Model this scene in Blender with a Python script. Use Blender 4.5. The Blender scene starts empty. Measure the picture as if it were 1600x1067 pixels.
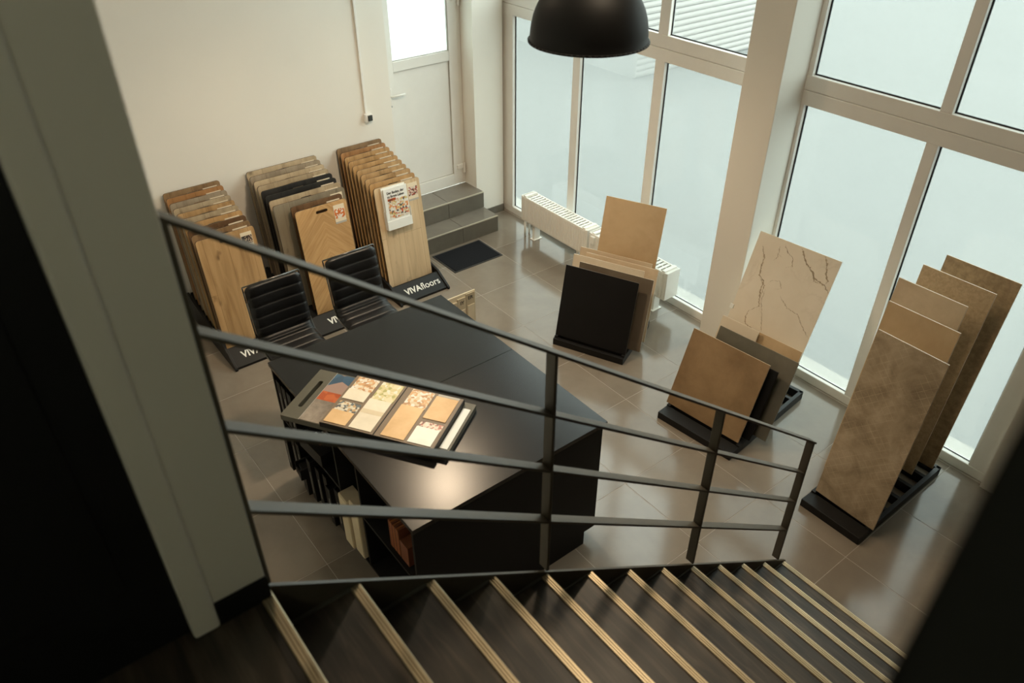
import bpy, bmesh, math, random
from mathutils import Vector, Matrix
random.seed(7)
R = math.radians
scene = bpy.context.scene
col = scene.collection

# ------------------------------------------------------------------ camera
cam_d = bpy.data.cameras.new('camera')
cam = bpy.data.objects.new('camera', cam_d)
col.objects.link(cam)
scene.camera = cam
CAM_Z, YAW, PITCH, FPX = 4.0, 52.14, 35.655, 1202.06
cam.location = (0, 0, CAM_Z)
cam.rotation_euler = (R(90 - PITCH), 0, R(YAW - 90))
cam_d.sensor_width = 36
cam_d.lens = 36 * FPX / 1600
cam_d.clip_start = 0.02
cam_d.dof.use_dof = True
cam_d.dof.focus_distance = 5.6
cam_d.dof.aperture_fstop = 2.4

# ------------------------------------------------------------------ sky and light
world = bpy.data.worlds.new('overcast_sky')
scene.world = world
world.use_nodes = True
bgn = world.node_tree.nodes['Background']
bgn.inputs[0].default_value = (0.87, 1.0, 0.955, 1)
bgn.inputs[1].default_value = 6.1


vs = scene.view_settings
vs.view_transform = 'Standard'
vs.look = 'None'
vs.exposure = 0.0
vs.gamma = 1.0
vs.use_curve_mapping = False
scene.cycles.use_denoising = True
scene.cycles.max_bounces = 10
scene.cycles.diffuse_bounces = 6
scene.cycles.glossy_bounces = 4
scene.cycles.transparent_max_bounces = 12
scene.cycles.transmission_bounces = 6
scene.cycles.caustics_reflective = False
scene.cycles.caustics_refractive = False
scene.cycles.sample_clamp_indirect = 6


# ------------------------------------------------------------------ materials
class NT:
    def __init__(s, name):
        s.m = bpy.data.materials.new(name)
        s.m.use_nodes = True
        s.t = s.m.node_tree
        s.b = s.t.nodes.get('Principled BSDF')
        s.out = s.t.nodes.get('Material Output')

    def n(s, typ, **kw):
        d = s.t.nodes.new(typ)
        for k, v in kw.items():
            setattr(d, k, v)
        return d

    def l(s, a, b):
        s.t.links.new(a, b)

    def coords(s, scale=(1, 1, 1), rot=(0, 0, 0), rnd=True):
        tc = s.n('ShaderNodeTexCoord')
        mp = s.n('ShaderNodeMapping')
        mp.inputs['Scale'].default_value = scale
        mp.inputs['Rotation'].default_value = rot
        s.l(tc.outputs['Object'], mp.inputs['Vector'])
        if rnd:
            oi = s.n('ShaderNodeObjectInfo')
            mul = s.n('ShaderNodeMath', operation='MULTIPLY')
            mul.inputs[1].default_value = 17.0
            s.l(oi.outputs['Random'], mul.inputs[0])
            cx = s.n('ShaderNodeCombineXYZ')
            for i in range(3):
                s.l(mul.outputs[0], cx.inputs[i])
            s.l(cx.outputs[0], mp.inputs['Location'])
        return mp.outputs['Vector']

    def ramp(s, fac, stops):
        r = s.n('ShaderNodeValToRGB')
        e = r.color_ramp.elements
        while len(e) < len(stops):
            e.new(0.5)
        for k, (p, c) in enumerate(stops):
            e[k].position = p
            e[k].color = (*c, 1)
        s.l(fac, r.inputs['Fac'])
        return r.outputs['Color']

    def noise(s, vec, scale=5, detail=4, rough=.55, dist=0):
        d = s.n('ShaderNodeTexNoise')
        d.inputs['Scale'].default_value = scale
        d.inputs['Detail'].default_value = detail
        d.inputs['Roughness'].default_value = rough
        d.inputs['Distortion'].default_value = dist
        s.l(vec, d.inputs['Vector'])
        return d.outputs['Fac']

    def mix(s, fac, a, b, mode='MIX'):
        d = s.n('ShaderNodeMix', data_type='RGBA', blend_type=mode)
        if isinstance(fac, (int, float)):
            d.inputs[0].default_value = fac
        else:
            s.l(fac, d.inputs[0])
        for i, v in ((6, a), (7, b)):
            if isinstance(v, tuple):
                d.inputs[i].default_value = (*v, 1)
            else:
                s.l(v, d.inputs[i])
        return d.outputs[2]

    def bump(s, h, strength=.1, dist=.01):
        b = s.n('ShaderNodeBump')
        b.inputs['Strength'].default_value = strength
        b.inputs['Distance'].default_value = dist
        s.l(h, b.inputs['Height'])
        s.l(b.outputs[0], s.b.inputs['Normal'])

    def col(s, v):
        if isinstance(v, tuple):
            s.b.inputs['Base Color'].default_value = (*v, 1)
        else:
            s.l(v, s.b.inputs['Base Color'])

    def rough(s, v):
        s.b.inputs['Roughness'].default_value = v


M = {}


def plain(name, c, rough=.5, metal=0, vary=.06, nscale=6, bump=0, bscale=120, spec=.5):
    t = NT(name)
    v = t.coords()
    f = t.noise(v, nscale, 4)
    a = tuple(max(0, x * (1 - vary)) for x in c)
    b = tuple(min(1, x * (1 + vary)) for x in c)
    t.col(t.ramp(f, [(.3, a), (.7, b)]))
    t.rough(rough)
    t.b.inputs['Metallic'].default_value = metal
    t.b.inputs['Specular IOR Level'].default_value = spec
    if bump:
        t.bump(t.noise(v, bscale, 3), bump, .004)
    M[name] = t.m
    return t.m


plain('wall_paint', (.80, .765, .70), .9, vary=.015, nscale=1.5, bump=.06, bscale=90, spec=.2)
plain('ceiling_paint', (.36, .34, .30), .9, vary=.02, spec=.2)
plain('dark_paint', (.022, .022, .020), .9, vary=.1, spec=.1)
plain('upvc_white', (.80, .78, .74), .32, vary=.02)
plain('radiator_enamel', (.82, .80, .75), .3, vary=.02)
plain('gasket_rubber', (.02, .022, .025), .6)
plain('black_laminate', (.0045, .0045, .0047), .27, vary=.12, nscale=3, spec=.42)
plain('black_board', (.006, .006, .006), .6, vary=.1, spec=.25)
plain('black_steel', (.075, .064, .045), .5, vary=.1, nscale=20)
plain('bead_grey', (.13, .125, .105), .5)
plain('black_powder', (.007, .007, .007), .5, vary=.1, spec=.3)
plain('stone_black', (.0055, .005, .005), .5, vary=.2, spec=.3)
plain('leather', (.005, .005, .0055), .38, vary=.15, bump=.06, bscale=220, spec=.4)
plain('chrome', (.7, .7, .7), .15, metal=1)
plain('steel_dark_edge', (.16, .16, .15), .3, metal=1)
plain('lamp_black', (.007, .007, .007), .55, vary=.05, spec=.3)
plain('lamp_inner', (.75, .70, .60), .5)
plain('paper', (.78, .80, .78), .55, vary=.02)
plain('paper_warm', (.72, .63, .48), .6, vary=.03)
plain('cream_card', (.62, .53, .38), .6, vary=.04)
plain('cream_card_dark', (.46, .38, .26), .6, vary=.05)
plain('vein_brown', (.36, .29, .20), .3, vary=.3, nscale=30)
plain('cream_board', (.62, .53, .36), .55, vary=.05)
plain('grey_card', (.42, .40, .36), .6)
plain('ink', (.02, .02, .02), .6)
plain('white_print', (.80, .80, .76), .5)
plain('orange_box', (.36, .12, .035), .6, vary=.15)
plain('orange_box_dark', (.18, .055, .02), .6, vary=.2)
plain('mat_pile', (.014, .015, .018), .95, vary=.3, nscale=200, bump=.4, bscale=400, spec=.1)
plain('mat_rubber', (.02, .02, .02), .6)
plain('concrete', (.115, .112, .108), .9, vary=.05, nscale=.6)
plain('siding', (.23, .215, .20), .6, vary=.02)
plain('facade_render', (.20, .195, .19), .9, vary=.02)
plain('olive_board', (.075, .070, .050), .5, vary=.08)
plain('frame_brown', (.17, .125, .085), .5, vary=.05)
plain('grout_tile', (.30, .275, .24), .8, vary=.04)
plain('grout_light', (.36, .33, .285), .8, vary=.04)
plain('trim_metal', (.62, .57, .46), .35, metal=.7)
plain('plug_dark', (.03, .035, .03), .5)


def tile_mat(name, lo, hi, rough=.2, scale=3.0, bump=.02):
    t = NT(name)
    v = t.coords()
    f = t.noise(v, scale, 8, .62, .3)
    t.col(t.ramp(f, [(.36, lo), (.64, hi)]))
    t.rough(rough)
    t.bump(t.noise(v, scale * 14, 3), bump, .003)
    M[name] = t.m


tile_mat('floor_porcelain', (.190, .160, .126), (.240, .206, .166), .13, 1.6, .01)
tile_mat('step_porcelain', (.185, .167, .140), (.225, .205, .172), .22, 2.5)
tile_mat('skirting_tile', (.115, .104, .082), (.145, .132, .107), .3, 4)
tile_mat('tile_brown', (0.201, 0.129, 0.065), (0.291, 0.195, 0.105), .45, 4.0)
tile_mat('tile_olive', (0.098, 0.092, 0.070), (0.142, 0.130, 0.100), .4, 3)
tile_mat('tile_darkgrey', (.115, .09, .065), (.15, .12, .088), .4, 3)
tile_mat('tile_cream', (0.583, 0.503, 0.391), (0.663, 0.583, 0.463), .35, 2)
tile_mat('tile_beige', (0.527, 0.415, 0.287), (0.596, 0.476, 0.340), .4, 3)
tile_mat('tile_sand', (0.539, 0.420, 0.286), (0.629, 0.500, 0.353), .4, 6)
tile_mat('tile_caramel', (0.469, 0.330, 0.188), (0.575, 0.423, 0.255), .4, 3)
tile_mat('tile_speckle', (0.448, 0.323, 0.193), (0.578, 0.432, 0.270), .5, 45)
tile_mat('tile_granite', (0.325, 0.228, 0.131), (0.474, 0.344, 0.204), .55, 30)
tile_mat('sample_tan', (.60, .38, .18), (.72, .49, .26), .5, 5)
tile_mat('sample_pale', (.66, .60, .48), (.78, .72, .60), .45, 5)
tile_mat('sample_white', (.70, .72, .68), (.80, .82, .78), .4, 5)
tile_mat('sample_taupe', (.12, .095, .075), (.32, .27, .22), .5, 5)


def wood_mat(name, lo, mid, hi, rough=.45, planks=True, pw=.19, pl=1.0, gx=16, rot=0):
    """sample board face: grain along local z, plank joints printed as thin darker lines"""
    t = NT(name)
    v = t.coords((gx, gx, 1.3))
    f = t.noise(v, 1.0, 7, .6, .6)
    big = t.noise(t.coords((5, 5, .9)), 1.0, 3)
    c = t.ramp(f, [(.34, tuple(x * .8 for x in lo)), (.5, mid), (.66, hi)])
    c = t.mix(.45, c, t.ramp(big, [(.3, lo), (.7, hi)]))
    kn = t.noise(t.coords((9, 9, 5)), 1.0, 2)
    kf = t.ramp(kn, [(.64, (0, 0, 0)), (.74, (1, 1, 1))])
    c = t.mix(kf, c, tuple(x * .55 for x in lo))
    if planks:
        tc = t.n('ShaderNodeTexCoord')
        sp = t.n('ShaderNodeSeparateXYZ')
        t.l(tc.outputs['Object'], sp.inputs[0])
        cb = t.n('ShaderNodeCombineXYZ')
        t.l(sp.outputs['Z'], cb.inputs[0])
        t.l(sp.outputs['X'], cb.inputs[1])
        br = t.n('ShaderNodeTexBrick')
        br.inputs['Scale'].default_value = 1
        br.inputs['Brick Width'].default_value = pl
        br.inputs['Row Height'].default_value = pw
        br.inputs['Mortar Size'].default_value = .0016
        br.inputs['Color1'].default_value = (.86, .86, .86, 1)
        br.inputs['Color2'].default_value = (1, 1, 1, 1)
        br.inputs['Mortar'].default_value = (.55, .5, .45, 1)
        t.l(cb.outputs[0], br.inputs['Vector'])
        c = t.mix(1.0, c, br.outputs['Color'], 'MULTIPLY')
    t.col(c)
    t.rough(rough)
    M[name] = t.m


wood_mat('oak_natural', (.36, .205, .085), (.52, .325, .15), (.64, .42, .21))
wood_mat('oak_light', (.54, .39, .23), (.66, .49, .30), (.74, .57, .37))
wood_mat('oak_honey', (.40, .22, .085), (.53, .31, .13), (.62, .385, .175))
wood_mat('oak_rust', (.30, .14, .05), (.42, .205, .078), (.50, .26, .11))
wood_mat('oak_grey', (.26, .20, .135), (.36, .285, .20), (.44, .36, .26))
wood_mat('oak_beige', (.44, .33, .20), (.54, .42, .27), (.62, .49, .33))
wood_mat('oak_dust', (.36, .27, .165), (.46, .355, .225), (.54, .43, .29))
wood_mat('walnut', (.085, .042, .018), (.14, .072, .032), (.20, .11, .052))
wood_mat('oak_brown', (.20, .115, .055), (.29, .175, .085), (.36, .23, .12))
wood_mat('black_oak', (.012, .011, .010), (.022, .020, .018), (.035, .032, .028))
wood_mat('taupe_oak', (.20, .165, .115), (.26, .22, .155), (.31, .265, .19))
wood_mat('board_core', (.035, .018, .008), (.055, .028, .013), (.075, .04, .019), planks=False)


def herringbone():
    t = NT('herringbone_oak')
    tc = t.n('ShaderNodeTexCoord')
    sp = t.n('ShaderNodeSeparateXYZ')
    t.l(tc.outputs['Object'], sp.inputs[0])
    pp = t.n('ShaderNodeMath', operation='PINGPONG')
    t.l(sp.outputs['X'], pp.inputs[0])
    pp.inputs[1].default_value = .25
    ad = t.n('ShaderNodeMath', operation='ADD')
    t.l(sp.outputs['Z'], ad.inputs[0])
    t.l(pp.outputs[0], ad.inputs[1])
    sb = t.n('ShaderNodeMath', operation='SUBTRACT')
    t.l(sp.outputs['Z'], sb.inputs[0])
    t.l(pp.outputs[0], sb.inputs[1])
    cb = t.n('ShaderNodeCombineXYZ')
    m1 = t.n('ShaderNodeMath', operation='MULTIPLY')
    m1.inputs[1].default_value = 42
    t.l(ad.outputs[0], m1.inputs[0])
    m2 = t.n('ShaderNodeMath', operation='MULTIPLY')
    m2.inputs[1].default_value = 3
    t.l(sb.outputs[0], m2.inputs[0])
    t.l(m1.outputs[0], cb.inputs[0])
    t.l(m2.outputs[0], cb.inputs[1])
    f = t.noise(cb.outputs[0], 1.0, 5)
    c = t.ramp(f, [(.3, (.44, .25, .10)), (.55, (.56, .345, .155)), (.75, (.64, .42, .21))])
    md = t.n('ShaderNodeMath', operation='SNAP')
    md.inputs[1].default_value = .12
    t.l(ad.outputs[0], md.inputs[0])
    wn = t.n('ShaderNodeTexWhiteNoise', noise_dimensions='1D')
    t.l(md.outputs[0], wn.inputs['W'])
    k = t.ramp(wn.outputs['Value'], [(0, (.78, .76, .74)), (1, (1, 1, 1))])
    t.col(t.mix(1.0, c, k, 'MULTIPLY'))
    t.rough(.45)
    M['herringbone_oak'] = t.m


herringbone()


def marble():
    t = NT('marble_cream')
    v = t.coords(rnd=False)
    base = t.ramp(t.noise(v, 2.5, 5), [(.3, (.68, .61, .50)), (.7, (.76, .69, .58))])
    n1 = t.noise(v, 1.55, 9, .62, .9)
    d = t.n('ShaderNodeMath', operation='SUBTRACT')
    d.inputs[1].default_value = .5
    t.l(n1, d.inputs[0])
    a = t.n('ShaderNodeMath', operation='ABSOLUTE')
    t.l(d.outputs[0], a.inputs[0])
    vein = t.ramp(a.outputs[0], [(0, (1, 1, 1)), (.010, (.5, .5, .5)), (.022, (0, 0, 0))])
    msk = t.ramp(t.noise(v, 2.3, 2), [(.46, (0, 0, 0)), (.60, (1, 1, 1))])
    k = t.mix(1.0, vein, msk, 'MULTIPLY')
    k = t.mix(.88, k, (0, 0, 0))
    t.col(t.mix(k, base, (.30, .23, .15)))
    t.rough(.25)
    M['marble_cream'] = t.m


marble()


def pattern_tile():
    t = NT('pattern_tile')
    v = t.coords(rnd=False)
    base = t.ramp(t.noise(v, 4.5, 9, .65, .4), [(.33, (.22, .165, .103)), (.5, (.36, .28, .186)), (.67, (.48, .385, .27))])
    tc = t.n('ShaderNodeTexCoord')
    sp = t.n('ShaderNodeSeparateXYZ')
    t.l(tc.outputs['Object'], sp.inputs[0])
    cols = None
    lines = []
    for sg in (1, -1):
        m = t.n('ShaderNodeMath', operation='MULTIPLY_ADD')
        m.inputs[1].default_value = sg
        t.l(sp.outputs['X'], m.inputs[0])
        t.l(sp.outputs['Z'], m.inputs[2])
        p = t.n('ShaderNodeMath', operation='PINGPONG')
        p.inputs[1].default_value = .031
        t.l(m.outputs[0], p.inputs[0])
        c = t.n('ShaderNodeMath', operation='LESS_THAN')
        c.inputs[1].default_value = .0023
        t.l(p.outputs[0], c.inputs[0])
        lines.append(c.outputs[0])
    mx = t.n('ShaderNodeMath', operation='MAXIMUM')
    t.l(lines[0], mx.inputs[0])
    t.l(lines[1], mx.inputs[1])
    msk = t.ramp(t.noise(v, 5.5, 4), [(.42, (0, 0, 0)), (.62, (.55, .55, .55))])
    k = t.mix(1.0, mx.outputs[0], msk, 'MULTIPLY')
    t.col(t.mix(k, base, (.60, .49, .34)))
    t.rough(.5)
    M['pattern_tile'] = t.m


pattern_tile()


def photo_mat(name, cols, scale=18, stretch=(1, 1, 1)):
    """printed picture: blotches of colour"""
    t = NT(name)
    v = t.coords(stretch)
    vo = t.n('ShaderNodeTexVoronoi')
    vo.inputs['Scale'].default_value = scale
    t.l(v, vo.inputs['Vector'])
    sp = t.n('ShaderNodeSeparateColor')
    t.l(vo.outputs['Color'], sp.inputs[0])
    n = len(cols)
    r = t.n('ShaderNodeValToRGB')
    r.color_ramp.interpolation = 'CONSTANT'
    e = r.color_ramp.elements
    while len(e) < n:
        e.new(.5)
    for k, c in enumerate(cols):
        e[k].position = k / n
        e[k].color = (*c, 1)
    t.l(sp.outputs[0], r.inputs['Fac'])
    t.col(r.outputs['Color'])
    t.rough(.35)
    M[name] = t.m


photo_mat('photo_family', [(.70, .66, .58), (.62, .50, .36), (.10, .09, .09), (.72, .72, .68), (.50, .10, .05), (.60, .48, .20), (.70, .68, .60), (.66, .30, .12)], 64)
photo_mat('photo_room', [(.70, .62, .50), (.60, .36, .18), (.72, .70, .64), (.62, .52, .36), (.45, .25, .12)], 57)
photo_mat('photo_red', [(.65, .60, .54), (.35, .07, .04), (.62, .50, .42), (.10, .04, .03)], 85)
photo_mat('photo_dark', [(.03, .03, .03), (.45, .35, .26), (.10, .06, .04), (.02, .02, .02)], 95)
photo_mat('photo_orange', [(.70, .66, .6), (.60, .16, .03), (.66, .60, .5), (.55, .14, .03)], 76)
photo_mat('photo_plant', [(.70, .64, .44), (.42, .40, .16), (.74, .72, .62), (.62, .55, .30)], 49)
photo_mat('photo_blue', [(.035, .085, .15), (.03, .07, .12), (.04, .10, .17), (.30, .20, .17)], 9)
photo_mat('photo_fire', [(.42, .085, .02), (.36, .07, .018), (.46, .11, .03)], 20)
photo_mat('photo_interior', [(.12, .15, .16), (.60, .58, .50), (.50, .34, .18), (.10, .10, .10), (.68, .62, .5)], 60)


def tread_mat():
    t = NT('dark_tread_wood')
    v = t.coords((3, 1.2, 3))
    f = t.noise(t.coords((26, 2.2, 26)), 1.0, 7, .62, .7)
    big = t.noise(v, 1.6, 3)
    c = t.ramp(f, [(.34, (.016, .0125, .010)), (.5, (.047, .037, .028)), (.66, (.130, .100, .072))])
    c = t.mix(.35, c, t.ramp(big, [(.38, (.022, .018, .015)), (.62, (.110, .085, .060))]))
    t.col(c)
    t.rough(.42)
    t.bump(f, .12, .004)
    M['dark_tread_wood'] = t.m


tread_mat()


def nosing_mat():
    t = NT('nosing_metal')
    f = t.noise(t.coords((60, 1.5, 60)), 1.0, 4)
    t.col(t.ramp(f, [(.3, (.50, .40, .25)), (.7, (.66, .54, .36))]))
    t.b.inputs['Metallic'].default_value = .55
    t.rough(.38)
    M['nosing_metal'] = t.m


nosing_mat()


def pane_mat(name, trans, tint, milk, rough):
    m = bpy.data.materials.new(name)
    m.use_nodes = True
    t = m.node_tree
    t.nodes.clear()
    out = t.nodes.new('ShaderNodeOutputMaterial')
    tr = t.nodes.new('ShaderNodeBsdfTransparent')
    tr.inputs[0].default_value = (*tint, 1)
    tl = t.nodes.new('ShaderNodeBsdfTranslucent')
    tl.inputs[0].default_value = (*milk, 1)
    gl = t.nodes.new('ShaderNodeBsdfGlossy')
    gl.inputs['Color'].default_value = (.9, .9, .9, 1)
    gl.inputs['Roughness'].default_value = rough
    fr = t.nodes.new('ShaderNodeFresnel')
    fr.inputs['IOR'].default_value = 1.5
    m1 = t.nodes.new('ShaderNodeMixShader')
    m1.inputs[0].default_value = trans
    m2 = t.nodes.new('ShaderNodeMixShader')
    L = t.links.new
    L(tl.outputs[0], m1.inputs[1])
    L(tr.outputs[0], m1.inputs[2])
    ge = t.nodes.new('ShaderNodeNewGeometry')
    sb_ = t.nodes.new('ShaderNodeMath')
    sb_.operation = 'SUBTRACT'
    sb_.inputs[0].default_value = 1.0
    L(ge.outputs['Backfacing'], sb_.inputs[1])
    mu = t.nodes.new('ShaderNodeMath')
    mu.operation = 'MULTIPLY'
    L(fr.outputs[0], mu.inputs[0])
    L(sb_.outputs[0], mu.inputs[1])
    L(mu.outputs[0], m2.inputs[0])
    L(m1.outputs[0], m2.inputs[1])
    L(gl.outputs[0], m2.inputs[2])
    L(m2.outputs[0], out.inputs[0])
    M[name] = m


pane_mat('frosted_glass', .60, (.985, 1.0, .99), (.28, .287, .282), .09)
pane_mat('clear_glass', .95, (.99, 1.0, .995), (.6, .65, .65), .03)
pane_mat('door_glass', .35, (.95, 1.0, 1.0), (.80, .84, .83), .08)


def lamp_glow(name, c, s):
    m = bpy.data.materials.new(name)
    m.use_nodes = True
    t = m.node_tree
    b = t.nodes['Principled BSDF']
    b.inputs['Emission Color'].default_value = (*c, 1)
    b.inputs['Emission Strength'].default_value = s
    M[name] = m


lamp_glow('bulb_glow', (1.0, .78, .5), 40)


# ------------------------------------------------------------------ mesh helpers
class MB:
    def __init__(s):
        s.v, s.f = [], []

    def box(s, x0, x1, y0, y1, z0, z1):
        n = len(s.v)
        s.v += [(x, y, z) for z in (z0, z1) for y in (y0, y1) for x in (x0, x1)]
        s.f += [tuple(n + i for i in q) for q in ((0, 2, 3, 1), (4, 5, 7, 6), (0, 1, 5, 4), (2, 6, 7, 3), (0, 4, 6, 2), (1, 3, 7, 5))]
        return s

    def prism(s, pts, axis, a, b):
        """closed 2d outline extruded along axis 'x','y' or 'z'"""
        n, k = len(s.v), len(pts)
        for c in (a, b):
            for p, q in pts:
                s.v.append({'x': (c, p, q), 'y': (p, c, q), 'z': (p, q, c)}[axis])
        s.f.append(tuple(n + i for i in range(k)))
        s.f.append(tuple(n + k + i for i in reversed(range(k))))
        for i in range(k):
            j = (i + 1) % k
            s.f.append((n + i, n + k + i, n + k + j, n + j))
        return s

    def lathe(s, prof, seg=40, cap=False):
        n, k = len(s.v), len(prof)
        for i in range(seg):
            a = 2 * math.pi * i / seg
            for r, z in prof:
                s.v.append((r * math.cos(a), r * math.sin(a), z))
        for i in range(seg):
            j = (i + 1) % seg
            for q in range(k - 1):
                s.f.append((n + i * k + q, n + j * k + q, n + j * k + q + 1, n + i * k + q + 1))
        return s

    def tube(s, p, q, r, seg=10):
        p, q = Vector(p), Vector(q)
        d = (q - p).normalized()
        a = d.orthogonal().normalized()
        b = d.cross(a)
        n = len(s.v)
        for c in (p, q):
            for i in range(seg):
                t = 2 * math.pi * i / seg
                s.v.append(tuple(c + a * r * math.cos(t) + b * r * math.sin(t)))
        for i in range(seg):
            j = (i + 1) % seg
            s.f.append((n + i, n + j, n + seg + j, n + seg + i))
        s.f.append(tuple(n + i for i in reversed(range(seg))))
        s.f.append(tuple(n + seg + i for i in range(seg)))
        return s

    def mesh(s, name, mat, bevel=0, smooth=False, seg=2):
        me = bpy.data.meshes.new(name)
        me.from_pydata(s.v, [], s.f)
        bm = bmesh.new()
        bm.from_mesh(me)
        bmesh.ops.remove_doubles(bm, verts=bm.verts, dist=1e-6)
        bmesh.ops.recalc_face_normals(bm, faces=bm.faces)
        if bevel:
            bmesh.ops.bevel(bm, geom=bm.edges[:], offset=bevel, segments=seg, affect='EDGES', profile=.5, clamp_overlap=True)
        bm.to_mesh(me)
        bm.free()
        if smooth:
            for p in me.polygons:
                p.use_smooth = True
        me.materials.append(M[mat])
        return me

    def build(s, name, mat, parent=None, bevel=0, smooth=False, loc=None, rot=None, seg=2):
        return put(name, s.mesh(name, mat, bevel, smooth, seg), parent, loc, rot)


def put(name, me, parent=None, loc=None, rot=None):
    o = bpy.data.objects.new(name, me)
    col.objects.link(o)
    o.parent = parent
    if loc is not None:
        o.location = loc
    if rot is not None:
        o.rotation_euler = rot
    return o


def tag(o, label, cat, group=None):
    o['label'] = label
    o['category'] = cat
    if group:
        o['group'] = group
    return o


def struct(o):
    o['kind'] = 'structure'
    return o


def thing(name, label, cat, loc=(0, 0, 0), rot=(0, 0, 0), group=None):
    o = put(name, None, None, loc, rot)
    o.empty_display_size = .1
    return tag(o, label, cat, group)


def group_struct(name, loc=(0, 0, 0)):
    o = put(name, None, None, loc)
    return struct(o)


def rrect(x0, x1, z0, z1, r, n=4, corners=(1, 1, 1, 1)):
    """rounded rectangle outline: corners bl, br, tr, tl"""
    out = []
    for (cx, cz, a, k) in ((x0, z0, 180, 0), (x1, z0, 270, 1), (x1, z1, 0, 2), (x0, z1, 90, 3)):
        if not corners[k]:
            out.append((cx, cz))
            continue
        ox = cx + (r if cx == x0 else -r)
        oz = cz + (r if cz == z0 else -r)
        for i in range(n + 1):
            t = R(a + 90 * i / n)
            out.append((ox + r * math.cos(t), oz + r * math.sin(t)))
    return out


def plate(name, outer, hole, y0, y1, mat):
    """flat plate in local xz with an optional hole, front face at y0"""
    bm = bmesh.new()
    loops = [outer] + ([hole] if hole else [])
    edges = []
    for lp in loops:
        vs_ = [bm.verts.new((x, y0, z)) for x, z in lp]
        for i in range(len(vs_)):
            edges.append(bm.edges.new((vs_[i], vs_[(i + 1) % len(vs_)])))
    bmesh.ops.triangle_fill(bm, use_beauty=True, use_dissolve=False, edges=edges)
    r = bmesh.ops.extrude_face_region(bm, geom=bm.faces[:])
    vv = [e for e in r['geom'] if isinstance(e, bmesh.types.BMVert)]
    bmesh.ops.translate(bm, verts=vv, vec=(0, y1 - y0, 0))
    bmesh.ops.recalc_face_normals(bm, faces=bm.faces)
    me = bpy.data.meshes.new(name)
    bm.to_mesh(me)
    bm.free()
    me.materials.append(M[mat])
    return me


def text(name, s, size, mat, parent, loc, rot, bold=0.0, align='CENTER', extr=.0008, sx=1.0):
    cu = bpy.data.curves.new('tmp', 'FONT')
    cu.body = s
    cu.size = size
    cu.offset = bold
    cu.extrude = extr
    cu.align_x = align
    cu.align_y = 'CENTER'
    t = bpy.data.objects.new('tmp', cu)
    col.objects.link(t)
    dg = bpy.context.evaluated_depsgraph_get()
    me = bpy.data.meshes.new_from_object(t.evaluated_get(dg))
    bpy.data.objects.remove(t)
    bpy.data.curves.remove(cu)
    for v in me.vertices:
        v.co.x *= sx
    me.materials.clear()
    me.materials.append(M[mat])
    return put(name, me, parent, loc, rot)


# ------------------------------------------------------------------ the room
XW = 5.0            # inner face of the window frames
YL = 6.55           # left wall
ZC = 5.0            # ceiling
ZL = 2.314          # landing
P, PX, PY = .663, 1.005, 1.217

# floor: grout bed, then one tile each
fl = MB().box(-3.0, 5.3, -1.8, 6.9, -.2, -.0008).build('floor', 'grout_light')
struct(fl)
tm = MB().box(-P / 2 + .0016, P / 2 - .0016, -P / 2 + .0016, P / 2 - .0016, -.02, 0).mesh('floor_tile', 'floor_porcelain', .0012, seg=1)
for i in range(-6, 8):
    for j in range(-5, 10):
        cx, cy = PX + (i + .5) * P, PY + (j + .5) * P
        if cx + P / 2 > 5.05 and cx - P / 2 > 4.95:
            continue
        put('floor_tile', tm, fl, (cx, cy, 0))

# left wall with the door recess
wl = MB()
wl.box(-.7, 3.612, YL, 6.86, 0, ZC)
wl.box(4.592, 4.965, YL, 6.86, 0, ZC)
wl.box(4.965, 5.06, YL + .055, 6.86, 0, ZC)
wl.box(3.612, 4.592, YL, 6.86, 2.62, ZC)
struct(wl.build('wall_left', 'wall_paint'))
# skirting tiles in the corner by the window
struct(MB().box(4.615, 4.962, YL - .012, YL + .004, 0, .085).build('baseboard_left', 'skirting_tile', bevel=.002))
struct(MB().box(4.966, 5.045, YL + .043, YL + .06, 0, .085).build('baseboard_corner', 'skirting_tile', bevel=.002))

# far walls, ceiling
struct(MB().box(-.9, -.7, 1.6, 6.86, 0, ZC).build('wall_back', 'wall_paint'))
struct(MB().box(-3.0, 5.5, -1.8, 7.0, ZC, ZC + .2).build('ceiling', 'ceiling_paint'))
struct(MB().box(-3.0, 5.3, -1.9, -1.7, 0, ZC).build('wall_right', 'wall_paint'))
struct(MB().box(-3.0, -2.8, -1.7, 1.6, 0, ZC).build('wall_rear', 'wall_paint'))
# solid wall strips around the windows
ww = MB()
ww.box(4.95, 5.12, -1.7, .99, 0, ZC)
ww.box(5.0, 5.12, .99, YL + .055, 4.30, ZC)
ww.box(5.02, 5.06, 3.1, 3.33, 0, 4.30)
struct(ww.build('wall_window', 'wall_paint'))
struct(MB().box(4.70, 5.02, 3.055, 3.367, 0, ZC).build('wall_pier', 'wall_paint', bevel=.004))


# ------------------------------------------------------------------ windows
def frame_bar(name, parent, y0, y1, z0, z1, x0=XW, x1=5.062, bev=.006):
    return MB().box(x0, x1, y0, y1, z0, z1).build(name, 'upvc_white', parent, bevel=bev)


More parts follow.
